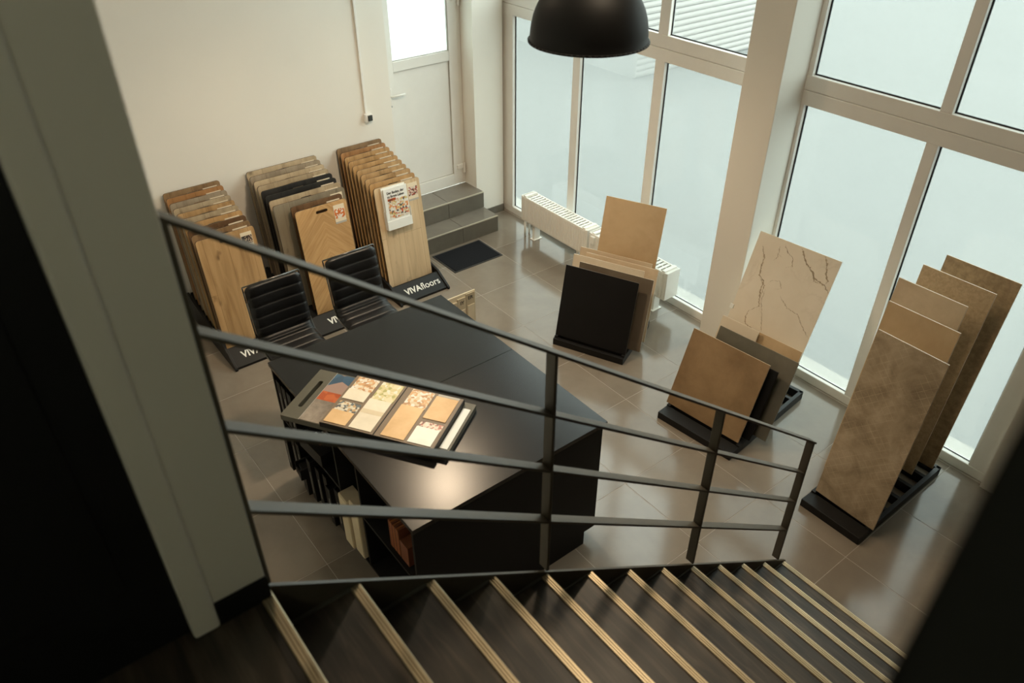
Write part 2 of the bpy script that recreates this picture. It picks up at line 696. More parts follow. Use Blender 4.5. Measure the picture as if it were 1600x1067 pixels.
def window(name, ya, yb, cells_low, cells_up, pane_up):
    w = group_struct(name, (0, 0, 0))
    zs0, zs1, zt0, zt1, ze = .0, .075, 2.165, 2.375, 4.22
    frame_bar('sill', w, ya, yb, zs0, zs1 + .005)
    frame_bar('transom', w, ya, yb, zt0, zt0 + .104)
    frame_bar('transom', w, ya, yb, zt0 + .106, zt1)
    frame_bar('head', w, ya, yb, ze, ze + .09)
    for cells, z0, z1, pm in ((cells_low, zs1, zt0, 'frosted_glass'), (cells_up, zt1, ze, pane_up)):
        edges = [ya] + [e for c in cells for e in c] + [yb]
        for k in range(0, len(edges), 2):
            frame_bar('mullion', w, edges[k], edges[k + 1], z0 - .004, z1 + .004, x0=XW + .002)
        for a, b in cells:
            MB().box(5.045, 5.060, a - .01, b + .01, z0 - .01, z1 + .01).build('pane', pm, w)
            g = MB()
            t = .009
            g.box(5.037, 5.046, a, a + t, z0, z1).box(5.037, 5.046, b - t, b, z0, z1)
            g.box(5.037, 5.046, a, b, z0, z0 + t).box(5.037, 5.046, a, b, z1 - t, z1)
            g.build('gasket', 'gasket_rubber', w)
    return w


window('window_1', 3.30, YL + .055, [(3.40, 4.372), (4.480, 5.403), (5.502, 6.425)], [(3.40, 4.372), (4.480, 5.403), (5.502, 6.425)], 'clear_glass')
window('window_2', .985, 3.10, [(1.124, 2.036), (2.118, 3.028)], [(1.124, 2.02), (2.100, 3.016)], 'frosted_glass')

# ------------------------------------------------------------------ side door
d = group_struct('door_1', (4.1, 6.76, .385))
# local: x from -.49 to .49, z from 0
fr = MB().box(-.49, -.43, 0, .09, 0, 2.235).build('frame_jamb', 'upvc_white', d, bevel=.006)
MB().box(.43, .49, 0, .09, 0, 2.235).build('frame_jamb', 'upvc_white', d, bevel=.006)
MB().box(-.43, .43, 0, .09, 2.17, 2.235).build('frame_head', 'upvc_white', d, bevel=.006)
leaf = MB()
leaf.box(-.445, -.325, -.012, .06, .01, 2.19)
leaf.box(.335, .445, -.012, .06, .01, 2.19)
leaf.box(-.325, .335, -.012, .06, .01, .135)
leaf.box(-.325, .335, -.012, .06, 1.365, 1.465)
leaf.box(-.325, .335, -.012, .06, 2.08, 2.19)
leaf.build('door_leaf', 'upvc_white', d, bevel=.005)
MB().box(-.33, .34, .008, .05, .13, 1.37).build('door_panel', 'upvc_white', d)
g = MB()
t_ = .005
g.box(-.325, -.32, .002, .010, .135, 1.365).box(.330, .335, .002, .010, .135, 1.365).box(-.325, .335, .002, .010, .135, .14).box(-.325, .335, .002, .010, 1.36, 1.365)
g.build('gasket', 'grey_card', d)
MB().box(-.33, .34, .015, .035, 1.46, 2.09).build('door_pane', 'door_glass', d)
g = MB()
g.box(.327, .335, -.002, .016, 1.465, 2.08).box(-.325, .335, -.002, .016, 1.465, 1.472)
g.build('gasket', 'grey_card', d)
hd = MB().box(-.405, -.365, -.022, -.010, 1.0, 1.22).build('handle_plate', 'upvc_white', d, bevel=.006)
MB().tube((-.385, -.012, 1.15), (-.385, -.06, 1.15), .010).tube((-.392, -.055, 1.15), (-.235, -.058, 1.15), .011).build('handle', 'upvc_white', d, smooth=True)
MB().tube((-.385, -.020, 1.045), (-.385, -.030, 1.045), .009).build('lock_cylinder', 'chrome', d)
for z in (.18, 1.93):
    MB().box(.37, .45, -.030, -.010, z, z + .055).build('hinge_plate', 'upvc_white', d, bevel=.008)
    MB().tube((.462, -.022, z - .05), (.462, -.022, z + .065), .014, 14).build('hinge', 'upvc_white', d)

# ------------------------------------------------------------------ tiled steps to the door
st = thing('entrance_steps', 'two grey tiled steps below the white side door', 'steps', (4.0, 6.17, 0))
X0, X1 = -.50, .600
cor = MB()
cor.box(X0, X1 - .01, .012, .375, 0, .178).box(X0, X1 - .01, .272, .60, .17, .368)
cor.build('step_core', 'grout_light', st)
J = .132
for (a, b) in ((X0, J - .002), (J + .002, X1)):
    MB().box(a, b, 0, .012, .002, .178).build('riser_tile', 'skirting_tile', st, bevel=.001)
    MB().box(a, b, .26, .272, .192, .366).build('riser_tile', 'skirting_tile', st, bevel=.001)
    MB().box(a, b, .010, .262, .178, .190).build('tread_tile', 'step_porcelain', st, bevel=.001)
    MB().box(a, b, .270, .60, .366, .378).build('tread_tile', 'step_porcelain', st, bevel=.001)
MB().box(X0, X1, -.004, .010, .178, .1915).build('edge_trim', 'trim_metal', st, bevel=.002)
MB().box(X0, X1, .256, .270, .366, .3795).build('edge_trim', 'trim_metal', st, bevel=.002)
MB().box(X1 - .012, X1, .012, .26, .002, .178).build('side_tile', 'skirting_tile', st)

mt = thing('door_mat', 'black rectangular doormat on the floor below the steps', 'doormat', (4.0, 5.91, 0))
MB().box(-.305, .305, -.215, .215, 0, .006).build('mat_border', 'mat_rubber', mt, bevel=.002)
MB().box(-.285, .285, -.195, .195, .004, .011).build('mat_pile', 'mat_pile', mt, bevel=.003)

# cable duct and its outlet on the left wall
cd = thing('cable_duct', 'thin white cable duct running down the wall left of the door', 'cable duct', (3.327, YL, 1.50))
MB().box(-.012, .012, -.018, 0, 0, ZC - 1.50).build('duct', 'upvc_white', cd, bevel=.003)
wsx = thing('wall_socket', 'small wall socket with dark insert under the cable duct', 'socket', (3.335, YL, 1.42))
MB().box(-.035, .035, -.045, 0, 0, .078).build('socket_housing', 'upvc_white', wsx, bevel=.006)
MB().box(-.012, .034, -.056, -.044, .012, .066).build('socket_insert', 'plug_dark', wsx, bevel=.004)

# ------------------------------------------------------------------ radiators
def radiator(y0, y1, label, ends):
    L = y1 - y0
    r = thing('radiator', label, 'radiator', (4.83, y0, 0), group='low radiators under the window')
    f = MB()
    n = int(L / .033)
    z0, z1 = .195, .475
    # fluted front panel
    for s, xf in ((-1, -.085), (1, .065)):
        pts = []
        w = L / n
        for k in range(n):
            a = k * w
            pts += [(xf, a), (xf - .0085, a + w * .25), (xf - .0085, a + w * .75)]
        pts.append((xf, L))
        pts += [(xf + .020, L), (xf + .020, 0)]
        f2 = MB().prism(pts, 'z', z0 + .015, z1 - .015)
        f2.build('panel', 'radiator_enamel', r)
    f.box(-.090, -.070, 0, L, z0, z0 + .02).box(-.090, -.070, 0, L, z1 - .02, z1)
    f.box(.062, .085, 0, L, z0, z0 + .02).box(.062, .085, 0, L, z1 - .02, z1)
    f.build('rim', 'radiator_enamel', r, bevel=.005)
    g = MB()
    for k in range(int(L / .045)):
        a = k * .045 + .01
        g.box(-.07, .062, a, a + .026, z1 - .010, z1 - .002)
    g.box(-.004, .004, 0, L, z1 - .014, z1 - .004)
    g.build('top_grille', 'radiator_enamel', r)
    for e in (0.0, L):
        MB().box(-.088, .083, e - .006, e + .006, z0, z1 + .004).build('side_cover', 'radiator_enamel', r, bevel=.004)
    for e in (.16, L - .16):
        MB().box(-.05, .03, e - .018, e + .018, .006, z0 + .02).box(-.07, .05, e - .035, e + .035, 0, .008).build('foot', 'radiator_enamel', r, bevel=.003)
    for e in (.05, L - .05):
        MB().box(-.085, .08, e - .02, e + .02, z1 - .004, z1 + .012).build('bracket', 'radiator_enamel', r, bevel=.004)
    return r


r1 = radiator(4.90, 5.93, 'white low radiator in the far corner under the window', 0)
MB().tube((-.06, 1.0, .19), (-.06, 1.0, .0), .011).tube((-.0, 1.0, .19), (-.0, 1.0, .0), .011).build('pipe', 'radiator_enamel', r1, smooth=True)
r2 = radiator(3.84, 4.86, 'white low radiator mostly hidden behind the leaning tile samples', 0)
MB().box(-.115, -.085, .93, .985, .38, .46).build('thermostat_valve', 'radiator_enamel', r2, bevel=.006)

# ------------------------------------------------------------------ landing, stair and railing
struct(MB().box(-2.8, .235, -1.7, 1.6, ZL - .2, ZL - .001).build('floor_landing', 'dark_tread_wood'))
struct(MB().box(.129, .264, 1.357, 1.60, ZL - .2, ZC).box(-2.8, .139, 1.43, 1.60, ZL - .2, ZC).build('wall_landing', 'wall_paint', bevel=.003))
struct(MB().box(-2.8, .264, 1.50, 1.6, 0, ZL - .2).build('wall_under_landing', 'wall_paint'))
struct(MB().box(.132, .266, 1.344, 1.356, ZL, ZL + .075).build('baseboard_landing', 'black_board', bevel=.002))
struct(MB().box(.066, .131, 1.340, 1.432, ZL, ZC).build('trim_1', 'wall_paint', bevel=.009, seg=3))
dd = group_struct('door_2', (-.42, 1.41, ZL))
MB().box(-.48, .485, -.045, .0, .01, 2.2).build('door_leaf', 'black_board', dd, bevel=.003)
MB().box(-.40, -.05, -.051, -.044, .25, 1.0).box(.05, .40, -.051, -.044, .25, 1.0).box(-.40, .40, -.051, -.044, 1.15, 2.05).build('door_panel', 'black_board', dd, bevel=.004)
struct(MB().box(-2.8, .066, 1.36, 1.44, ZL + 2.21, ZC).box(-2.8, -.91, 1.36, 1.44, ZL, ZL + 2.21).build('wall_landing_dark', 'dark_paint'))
# stair side wall on the right
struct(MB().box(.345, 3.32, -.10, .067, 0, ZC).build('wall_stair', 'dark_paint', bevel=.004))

RISE, GO = .178, .2416
NX = lambda i: 3.166 - GO * i
YS0, YS1 = .068, 1.372
sc = thing('staircase', 'dark wooden staircase with ribbed metal nosings in the foreground', 'staircase', (0, 0, 0))
npts = [(-.029, .0015), (-.029, .003), (-.026, .0060), (-.0215, .0060), (-.0207, .0035), (-.0177, .0035), (-.0169, .0060), (-.0125, .0060), (-.0117, .0035), (-.0087, .0035), (-.0079, .0060), (.000, .0060), (.003, .003), (.003, -.020), (.0012, -.020), (.0012, .0015)]
nose_me = MB().prism(npts, 'y', YS0, YS1).mesh('nosing', 'nosing_metal')
tread_me = MB().box(-GO - .012, 0, YS0, YS1, -.038, 0).mesh('tread', 'dark_tread_wood', .003, seg=1)
land_me = MB().box(-.05, 0, YS0 - 1.7, YS1, -.038, 0).mesh('landing_edge', 'dark_tread_wood')
riser_me = MB().box(-.030, -.014, YS0, YS1, -RISE + .001, -.036).mesh('riser', 'dark_tread_wood')
for i in range(13):
    x, z = NX(i), RISE * (i + 1)
    put('tread', tread_me if i < 12 else land_me, sc, (x, 0, z))
    put('riser', riser_me, sc, (x, 0, z))
    put('nosing', nose_me, sc, (x, 0, z))


def stringer_pts(off_t, off_b):
    sl = RISE / GO
    xs, xe = .266, 3.185
    zt = lambda x: RISE + (3.166 - x) * sl
    return [(xs, zt(xs) + off_t), (xe, zt(xe) + off_t), (xe, 0), (xe - .2, 0), (xs, zt(xs) - off_b)]


MB().prism(stringer_pts(.012, .30), 'y', 1.374, 1.386).build('stringer', 'black_steel', sc)
sl = RISE / GO


def slope_bar(x0, x1, zc0, w, th, y0, y1):
    """flat bar following the stair slope; zc0 = height at x=.27"""
    z0 = zc0 - (x0 - .27) * sl
    z1 = zc0 - (x1 - .27) * sl
    c = math.cos(math.atan(sl))
    h = th / c / 2
    return MB().prism([(x0, z0 - h), (x1, z1 - h), (x1, z1 + h), (x0, z0 + h)], 'y', y0, y1)


for i in range(12):
    x, z = NX(i), RISE * (i + 1)
    MB().box(x - GO + .002, x - .028, 1.366, 1.3735, z + .0005, z + .010).build('edge_bead', 'bead_grey', sc)

rl = thing('stair_railing', 'black flat bar steel railing along the open side of the stair', 'railing', (0, 0, 0))
for x in (.273, 1.240, 2.195, 3.088):
    zt = 3.372 - (x - .27) * (3.372 - 1.20) / (3.10 - .27)
    zb = 2.332 - (x - .27) * sl
    MB().box(x - .006, x + .006, 1.374, 1.419, zb, zt - .004).build('post', 'black_steel', rl, bevel=.0015, seg=1)
sl_r = (3.372 - 1.20) / (3.10 - .27)
for zc, ze in ((3.372, 1.195), (3.118, .965), (2.862, .74), (2.602, .505)):
    k = (zc - ze) / (3.10 - .27)
    top = zc > 3.3
    for a, b in ([(.262, 3.112)] if top else [(.279, 1.234), (1.246, 2.189), (2.201, 3.082)]):
        h = .0062
        z0, z1 = zc - (a - .27) * k, zc - (b - .27) * k
        MB().prism([(a, z0 - h), (b, z1 - h), (b, z1 + h), (a, z0 + h)], 'y', 1.374, 1.419).build('handrail' if top else 'rail', 'black_steel', rl, bevel=.001, seg=1)

# ------------------------------------------------------------------ black counter
TX0, TX1, TY0, TY1, TZ = 1.172, 2.50, 2.31, 4.058, 1.02
tb = thing('counter_table', 'large black counter with open shelves in the middle of the room', 'table', (0, 0, 0))
MB().box(TX0, TX1, TY0, 3.209, TZ - .03, TZ).build('table_top', 'black_laminate', tb, bevel=.0015, seg=1)
MB().box(TX0, TX1, 3.2105, TY1, TZ - .03, TZ).build('table_top', 'black_laminate', tb, bevel=.0015, seg=1)
MB().box(TX0 + .12, TX1 - .10, TY0 + .02, TY1 - .12, 0, .125).build('plinth', 'black_board', tb)
bx0, bx1, by0, by1, bz0, bz1 = TX0 + .008, TX1 - .018, TY0 + .016, TY1 - .012, .12, TZ - .031
MB().box(bx0, bx1, by0, by0 + .02, bz0, bz1).build('front_panel', 'black_board', tb, bevel=.001, seg=1)
MB().box(bx0, bx1, by1 - .02, by1, bz0, bz1).build('rear_panel', 'black_board', tb, bevel=.001, seg=1)
MB().box(bx1 - .02, bx1, by0 + .02, by1 - .02, bz0, bz1).build('side_panel', 'black_board', tb)
MB().box(bx0 + .45, bx0 + .47, by0 + .02, by1 - .02, bz0, bz1).build('back_panel', 'black_board', tb)
MB().box(bx0, bx1 - .02, by0 + .02, by1 - .02, bz0, bz0 + .02).build('bottom_panel', 'black_board', tb)
for y in (2.93, 3.21):
    MB().box(bx0, bx0 + .45, y - .009, y + .009, bz0 + .02, bz1).build('divider', 'black_board', tb)
MB().box(bx0, bx0 + .45, 3.22, by1 - .02, .555, .575).build('shelf', 'black_board', tb)
MB().box(bx0, bx0 + .45, by0 + .02, 2.92, .555, .575).build('shelf', 'black_board', tb)

# binders on the counter shelves
def binder(x, y, z, w, h, dp, lab, tilt=0):
    b = thing('binder', lab, 'binder', (x, y, z), (R(tilt), 0, 0), 'black binders on the counter shelves')
    MB().box(0, dp, -w / 2, -w / 2 + .004, 0, h).box(0, dp, w / 2 - .004, w / 2, 0, h).box(0, .006, -w / 2, w / 2, 0, h).build('cover', 'black_powder', b, bevel=.001, seg=1)
    MB().box(.012, dp - .01, -w / 2 + .008, w / 2 - .008, .008, h - .015).build('sheets', 'black_board', b)
    MB().box(-.0015, .001, -.003, .003, h * .18, h * .72).build('spine_print', 'grey_card', b)


ords = ['first', 'second', 'third', 'fourth', 'fifth', 'sixth', 'seventh', 'eighth', 'ninth', 'tenth']
yy = [3.99, 3.915, 3.84, 3.62, 3.545, 3.43, 3.355, 3.275]
for k, y in enumerate(yy):
    binder(TX0 + (.0 if k % 3 else -.02), y, .141, .055, .33 + .03 * (k % 2), .30, 'black binder on the lower counter shelf, %s from the bar stools end' % ords[k])
for k, y in enumerate((3.98, 3.90, 3.82)):
    binder(TX0 + .01, y, .576, .06, .33, .30, 'black binder on the upper counter shelf, %s from the bar stools end' % ords[k])
# brochure box lying tilted in the upper shelf
pb = thing('brochure_box', 'black brochure box with red and grey print on the upper counter shelf', 'brochure box', (TX0 - .01, 3.56, .577), (0, 0, R(4)))
MB().box(0, .23, -.14, .14, 0, .10).build('box_body', 'black_powder', pb, bevel=.002)
for k, (w_, m_) in enumerate(((.10, 'orange_box'), (.15, 'grey_card'), (.11, 'grey_card'), (.07, 'grey_card'))):
    MB().box(.05 + k * .035, .062 + k * .035, -w_ / 2, w_ / 2, .0985, .1012).build('print_line', m_, pb)
# folded strap holder sticking out
hb = thing('magazine_tray', 'black open magazine tray sticking out of the lower counter shelf', 'tray', (TX0 - .06, 3.73, .30), (0, 0, R(-6)))
MB().box(0, .20, -.05, .05, 0, .012).box(0, .012, -.05, .05, 0, .05).box(0, .2, .045, .055, 0, .09).box(0, .2, -.055, -.045, 0, .09).build('tray_shell', 'black_powder', hb, bevel=.002)
MB().box(.02, .19, -.04, .04, .012, .07).build('leaflet_stack', 'black_board', hb)
for o_ in (hb,):
    MB().box(.03, .19, -.045, .045, -.16, 0).build('tray_stand', 'black_powder', o_)
# cream sample boxes
for k, (y, h, dx) in enumerate(((3.145, .42, -.015), (3.035, .44, .0))):
    s_ = thing('sample_box', 'cream cardboard sample box in the counter, %s' % ('beside the black binders' if k == 0 else 'nearer the front corner'), 'box', (TX0 + dx, y, .141), group='cream sample boxes')
    MB().box(0, .10, -.05, .05, 0, h).build('box_body', 'cream_board', s_, bevel=.002)
    MB().box(-.003, .002, -.046, .046, .004, h - .006).build('front_flap', 'cream_board', s_)
    MB().box(.004, .098, -.048, .048, h - .001, h + .004).build('lid', 'cream_card_dark', s_, bevel=.001, seg=1)
ob = thing('ring_sample_pack', 'rust orange pack of ribbed samples near the counter front corner', 'sample pack', (TX0 + .03, 2.55, .577))
for k in range(7):
    MB().box(0, .15, .085 - k * .016, .096 - k * .016, 0, .21 - .002 * (k % 2)).build('sample_sheet', 'orange_box' if k % 2 else 'orange_box_dark', ob, bevel=.001, seg=1)
MB().box(.0, .11, -.10, -.02, 0, .15).build('small_carton', 'orange_box_dark', ob, bevel=.002)

# ------------------------------------------------------------------ sample display boards lying on the counter
A0 = Vector((1.009, 3.491, TZ))
sd = thing('sample_display_board', 'long olive sample display board lying on the counter under another board', 'display board', tuple(A0), (0, 0, R(-57)))
LA, WA = 1.045, .456
# local: x along length, y across (n). outline in xy with a handle slot
def plate_xy(name, outer, hole, z0, z1, mat):
    me = plate(name, outer, hole, 0, z1 - z0, mat)
    for v in me.vertices:
        x, y, z = v.co
        v.co = (x, z, z0 + y)
    bm = bmesh.new()
    bm.from_mesh(me)
    bmesh.ops.recalc_face_normals(bm, faces=bm.faces)
    bm.to_mesh(me)
    bm.free()
    return me


slot = rrect(.055, .083, .10, .355, .012)
put('board_body', plate_xy('board_body', rrect(0, LA, 0, WA, .006), slot, .0, .036, 'olive_board'), sd)
MB().box(.120, .122, .0, WA, .036, .0372).build('edge_strip', 'grey_card', sd)
MB().box(.124, .262, .004, .195, .036, .0385).build('sample_swatch', 'sample_taupe', sd)
MB().box(.124, .262, .195, .275, .036, .0385).build('photo_print', 'photo_fire', sd)
MB().box(.124, .262, .275, .445, .036, .0385).build('photo_print', 'photo_blue', sd)
MB().box(.985, 1.030, .05, .40, .036, .0385).build('label_strip', 'paper', sd)

B0x, B0y = .275, -.017
sb = thing('sample_folder', 'open brown sample folder with wood and stone swatches on the counter', 'sample folder',
           tuple(A0 + Matrix.Rotation(R(-57), 3, 'Z') @ Vector((B0x, B0y, .039))), (0, 0, R(-57)))
LB, WB = .705, .452
MB().box(0, LB, 0, WB, 0, .034).build('folder_body', 'black_powder', sb, bevel=.002)
MB().box(.002, LB * .475, .002, WB - .002, .034, .0375).build('folder_page', 'frame_brown', sb, bevel=.001, seg=1)
MB().box(LB * .485, LB - .004, .002, WB - .002, .034, .0375).build('folder_page', 'frame_brown', sb, bevel=.001, seg=1)


def swatch(x0, x1, y0, y1, mat, photo=None, pf=0.0):
    yp = y1 - (y1 - y0) * pf
    s = MB().box(x0, x1, y0, yp, .0375, .0415).build('sample_swatch', mat, sb, bevel=.0008, seg=1)
    if photo:
        MB().box(x0 + .006, x1 + .004, yp, y1, .0375, .0405).build('photo_print', photo, s)


swatch(.018, .158, .015, .205, 'sample_tan', 'photo_interior', .42)
swatch(.018, .158, .228, .440, 'sample_pale', 'photo_room', .55)
swatch(.178, .318, .015, .440, 'sample_pale', 'photo_plant', .38)
swatch(.376, .520, .015, .440, 'sample_tan', 'photo_room', .35)
swatch(.540, .680, .015, .195, 'sample_white', 'photo_red', .25)
swatch(.540, .680, .222, .425, 'sample_tan', None)
MB().box(.545, .680, .428, .446, .0375, .039).build('label_strip', 'grey_card', sb)
MB().box(.178, .318, .150, .185, .0416, .0420).build('caption_print', 'cream_card', sb)


# ------------------------------------------------------------------ bar stools
def bar_stool(loc, label, rz=0):
    s = thing('bar_stool', label, 'bar stool', loc, (0, 0, R(rz)), 'black ribbed bar stools behind the counter')
    # side profile (y towards the back, z up), seat front at -y
    path = []
    for t in range(0, 9):
        path.append((-.20 + t * .0425, .755 - .012 * math.sin(t / 8 * math.pi)))
    for t in range(1, 7):
        a = R(-90 + t * 13)
        path.append((.14 + .10 * math.cos(a), .855 + .10 * math.sin(a)))
    y0, z0 = path[-1]
    for t in range(1, 11):
        path.append((y0 + t * .0072, z0 + t * .0375))
    ribs_f, ribs_b = [], []
    n = len(path)
    # cumulative length -> ribs
    acc, L = 0, [0]
    for k in range(1, n):
        acc += math.hypot(path[k][0] - path[k - 1][0], path[k][1] - path[k - 1][1])
        L.append(acc)

    def at(u):
        for k in range(1, n):
            if u <= L[k] + 1e-9:
                f = (u - L[k - 1]) / (L[k] - L[k - 1])
                p = [path[k - 1][i] + f * (path[k][i] - path[k - 1][i]) for i in (0, 1)]
                d = (path[k][0] - path[k - 1][0], path[k][1] - path[k - 1][1])
                q = math.hypot(*d)
                return p, (-d[1] / q, d[0] / q)
        return path[-1], (-1, 0)

    nr = 11
    rib = acc / nr
    NS = nr * 10
    v, f = [], []
    W = .205
    cols = 13
    for i in range(NS + 1):
        u = acc * i / NS
        (py, pz), (ny, nz) = at(u)
        ph = (u % rib) / rib
        puff = .022 + .009 * (abs(math.sin(math.pi * u / rib)) ** .3)
        # rounded outline at both ends
        e = min(u, acc - u)
        wk = W - .030 * max(0, 1 - e / .035) ** 2
        for side in (1, -1):
            for c in range(cols):
                a = -1 + 2 * c / (cols - 1)
                edge = 1 - abs(a) ** 8
                th = (puff * (.35 + .65 * edge)) if side == 1 else -.012
                if i in (0, NS):
                    th *= .4
                bend = .022 * (1 - math.cos(a * 1.3)) * (1 if pz > .85 else .25)
                v.append((a * wk, py + ny * (th + bend), pz + nz * (th + bend)))
    row = 2 * cols
    for i in range(NS):
        a, b = i * row, (i + 1) * row
        for c in range(cols - 1):
            f.append((a + c, a + c + 1, b + c + 1, b + c))
            f.append((a + cols + c + 1, a + cols + c, b + cols + c, b + cols + c + 1))
        f.append((a, b, b + cols, a + cols))
        f.append((a + cols - 1, a + 2 * cols - 1, b + 2 * cols - 1, b + cols - 1))
    for i in (0, NS):
        a = i * row
        for c in range(cols - 1):
            f.append((a + c, a + cols + c, a + cols + c + 1, a + c + 1))
    mb = MB()
    mb.v, mb.f = v, f
    mb.build('seat_shell', 'leather', s, smooth=True)
    # metal rim behind the upholstery
    e = MB()
    pts = []
    for i in range(0, NS + 1, 2):
        (py, pz), (ny, nz) = at(acc * i / NS)
        pts.append((py - ny * .006, pz - nz * .006))
    for sx in (-W - .004, W + .004):
        for k in range(len(pts) - 1):
            e.tube((sx, *pts[k]), (sx, *pts[k + 1]), .0055, 6)
    e.tube((-W - .004, *pts[-1]), (W + .004, *pts[-1]), .0055, 6)
    e.build('rim', 'steel_dark_edge', s, smooth=True)
    MB().lathe([(.0, .725), (.11, .725), (.11, .735), (0, .735)], 24).build('seat_plate', 'chrome', s)
    MB().lathe([(0, .03), (.032, .03), (.032, .42), (.022, .42), (.022, .73), (0, .73)], 20).build('column', 'chrome', s, smooth=True)
    MB().lathe([(0, 0), (.20, 0), (.20, .008), (.17, .018), (.06, .032), (.034, .05), (0, .05)], 36).build('base', 'chrome', s, smooth=True)
    ft = MB()
    for k in range(14):
        a0, a1 = R(180 + k * 180 / 14), R(180 + (k + 1) * 180 / 14)
        ft.tube((.15 * math.cos(a0), .15 * math.sin(a0), .30), (.15 * math.cos(a1), .15 * math.sin(a1), .30), .010, 8)
    ft.tube((-.15, 0, .30), (.15, 0, .30), .010, 8)
    ft.build('foot_ring', 'chrome', s, smooth=True)
    return s


bar_stool((1.515, 4.40, 0), 'black ribbed bar stool in front of the left wood sample rack')
bar_stool((2.125, 4.40, .03 - .03), 'black ribbed bar stool in front of the middle wood sample rack')


# ------------------------------------------------------------------ wood sample racks
LEAN = R(7.2)
BY, BZ, DY, DZ = 5.728, .08, .0735, .019


def rack(label, x0, x1, tx):
    r = thing('sample_rack', label, 'display rack', (x0, 5.5, 0), group='black floor racks for wood samples')
    W = x1 - x0
    # stepped tray floor, side cheeks, sloped sign panel
    sp = [(0.0, .0), (.0, .012), (.165, .105), (.175, .10), (.175, .05), (.98, .22), (.98, .0)]
    MB().prism([(.0, .0), (.175, .0), (.175, .057), (.98, .265), (.98, 0)], 'x', .012, W - .012).build('tray', 'black_powder', r)
    ck = [(-.02, 0), (-.022, .02), (-.010, .035), (.165, .135), (.185, .138), (1.0, .285), (1.02, .27), (1.02, 0)]
    for a, b in ((-.012, .012), (W - .012, W + .012)):
        MB().prism(ck, 'x', a, b).build('side_cheek', 'black_powder', r, bevel=.004)
    sg = MB().prism([(.0, .0), (.0, .022), (.165, .118), (.180, .118), (.180, 0)], 'x', .012, W - .012).build('sign_panel', 'black_powder', r)
    # the lettering lies on the sloping front
    ang = math.atan2(.096, .165)
    q = (.0825, .070)
    nx = (-math.sin(ang) * .0015, math.cos(ang) * .0015)
    cxm = W / 2 + tx
    text('lettering', 'VIVA', .088, 'white_print', sg, (cxm - .030, q[0] + nx[0], q[1] + nx[1]), (ang, 0, 0), bold=.0022, align='RIGHT', sx=.92)
    text('lettering', 'floors', .098, 'white_print', sg, (cxm - .026, q[0] + nx[0], q[1] + nx[1] + .002), (ang, 0, 0), bold=.0002, align='LEFT', sx=.92)
    MB().box(.02, W - .02, .99, 1.008, .05, .27).build('back_support', 'black_powder', r)
    return r


def board(x0, i, w, mat, label, group, h=.992, hole=True, card=None):
    b = thing('sample_board', label, 'sample board', (x0 + w / 2, BY + DY * i, BZ + DZ * i), (-LEAN, 0, 0), group)
    ho = rrect(-.055, .055, h - .068, h - .040, .013) if hole else None
    out = rrect(-w / 2, w / 2, 0, h, .022, corners=(0, 0, 1, 1))
    put('board_face', plate('board_face', out, ho, 0, .006, mat), b)
    put('board_back', plate('board_back', out, ho, .006, .016, 'board_core' if 'black' not in mat else 'black_board'), b)
    if card:
        ph, cw, chh = card
        c = MB().box(w / 2 - .030 - cw, w / 2 - .030, -.0025, .0005, h - .035 - chh, h - .035).build('price_card', 'paper_warm', b)
        if ph:
            MB().box(w / 2 - .026 - cw, w / 2 - .034, -.0032, -.002, h - .035 - chh * .72, h - .035 - chh * .22).build('photo_print', ph, c)
            MB().box(w / 2 - .030 - cw, w / 2 - .030, -.0032, -.002, h - .035 - chh, h - .035 - chh * .90).build('card_footer', 'grey_card', c)
        else:
            MB().box(w / 2 - .022 - cw, w / 2 - .038, -.0030, -.002, h - .035 - chh * .62, h - .035 - chh * .42).build('caption_print', 'ink', c)
    return b


RX = (1.345, 2.20, 2.965)
SMALL = (None, .125, .043)
def tone_of(m):
    return {'oak_natural': 'natural oak', 'oak_light': 'light oak', 'oak_honey': 'honey oak', 'oak_rust': 'rust brown oak', 'oak_grey': 'grey oak', 'oak_beige': 'beige oak', 'oak_dust': 'dusty oak', 'walnut': 'dark walnut', 'oak_brown': 'brown oak', 'black_oak': 'black oak', 'taupe_oak': 'taupe oak', 'herringbone_oak': 'herringbone oak'}[m]


rack('low black sample rack on the left, beside the stair railing', RX[0] - .025, RX[0] + .51, .03)
rack('low black sample rack in the middle between two other racks', RX[1] - .125, RX[1] + .56, .02)
rack('low black sample rack on the right, beside the tiled steps', RX[2] - .025, RX[2] + .51, .04)
seq1 = ['oak_natural', 'oak_brown', 'walnut', 'oak_honey', 'oak_dust', 'oak_natural', 'oak_dust', 'oak_grey', 'oak_rust', 'oak_brown']
seq2 = ['herringbone_oak', 'walnut', 'taupe_oak', 'oak_dust', 'black_oak', 'black_oak', 'oak_dust', 'oak_beige', 'oak_grey', 'oak_beige']
seq3 = ['oak_light', 'oak_honey', 'oak_natural', 'oak_natural', 'oak_natural', 'oak_honey', 'oak_honey', 'oak_honey', 'oak_rust', 'oak_brown']
for i in range(10):
    o_ = ords[i]
    front = 'frontmost' if i == 0 else ('rearmost' if i == 9 else o_ + ' from the front')
    board(RX[0], i, .485, seq1[i], '%s sample board, %s in the left rack' % (tone_of(seq1[i]), front), 'boards in the left rack', card=('photo_dark', .095, .14) if i == 0 else SMALL)
    if i < 2:
        board(RX[1], i, .485, seq2[i], '%s sample board, %s in the middle rack' % (tone_of(seq2[i]), front), 'boards in the middle rack', card=('photo_orange', .105, .17) if i == 0 else SMALL)
    else:
        board(RX[1] - .125, i, .675, seq2[i], '%s wide sample board, %s in the middle rack' % (tone_of(seq2[i]), front), 'boards in the middle rack', card=('photo_red', .115, .16) if i == 2 else SMALL)
    board(RX[2], i, .478, seq3[i], '%s sample board, %s in the right rack' % (tone_of(seq3[i]), front), 'boards in the right rack', card=('photo_red', .105, .17) if i == 0 else SMALL)

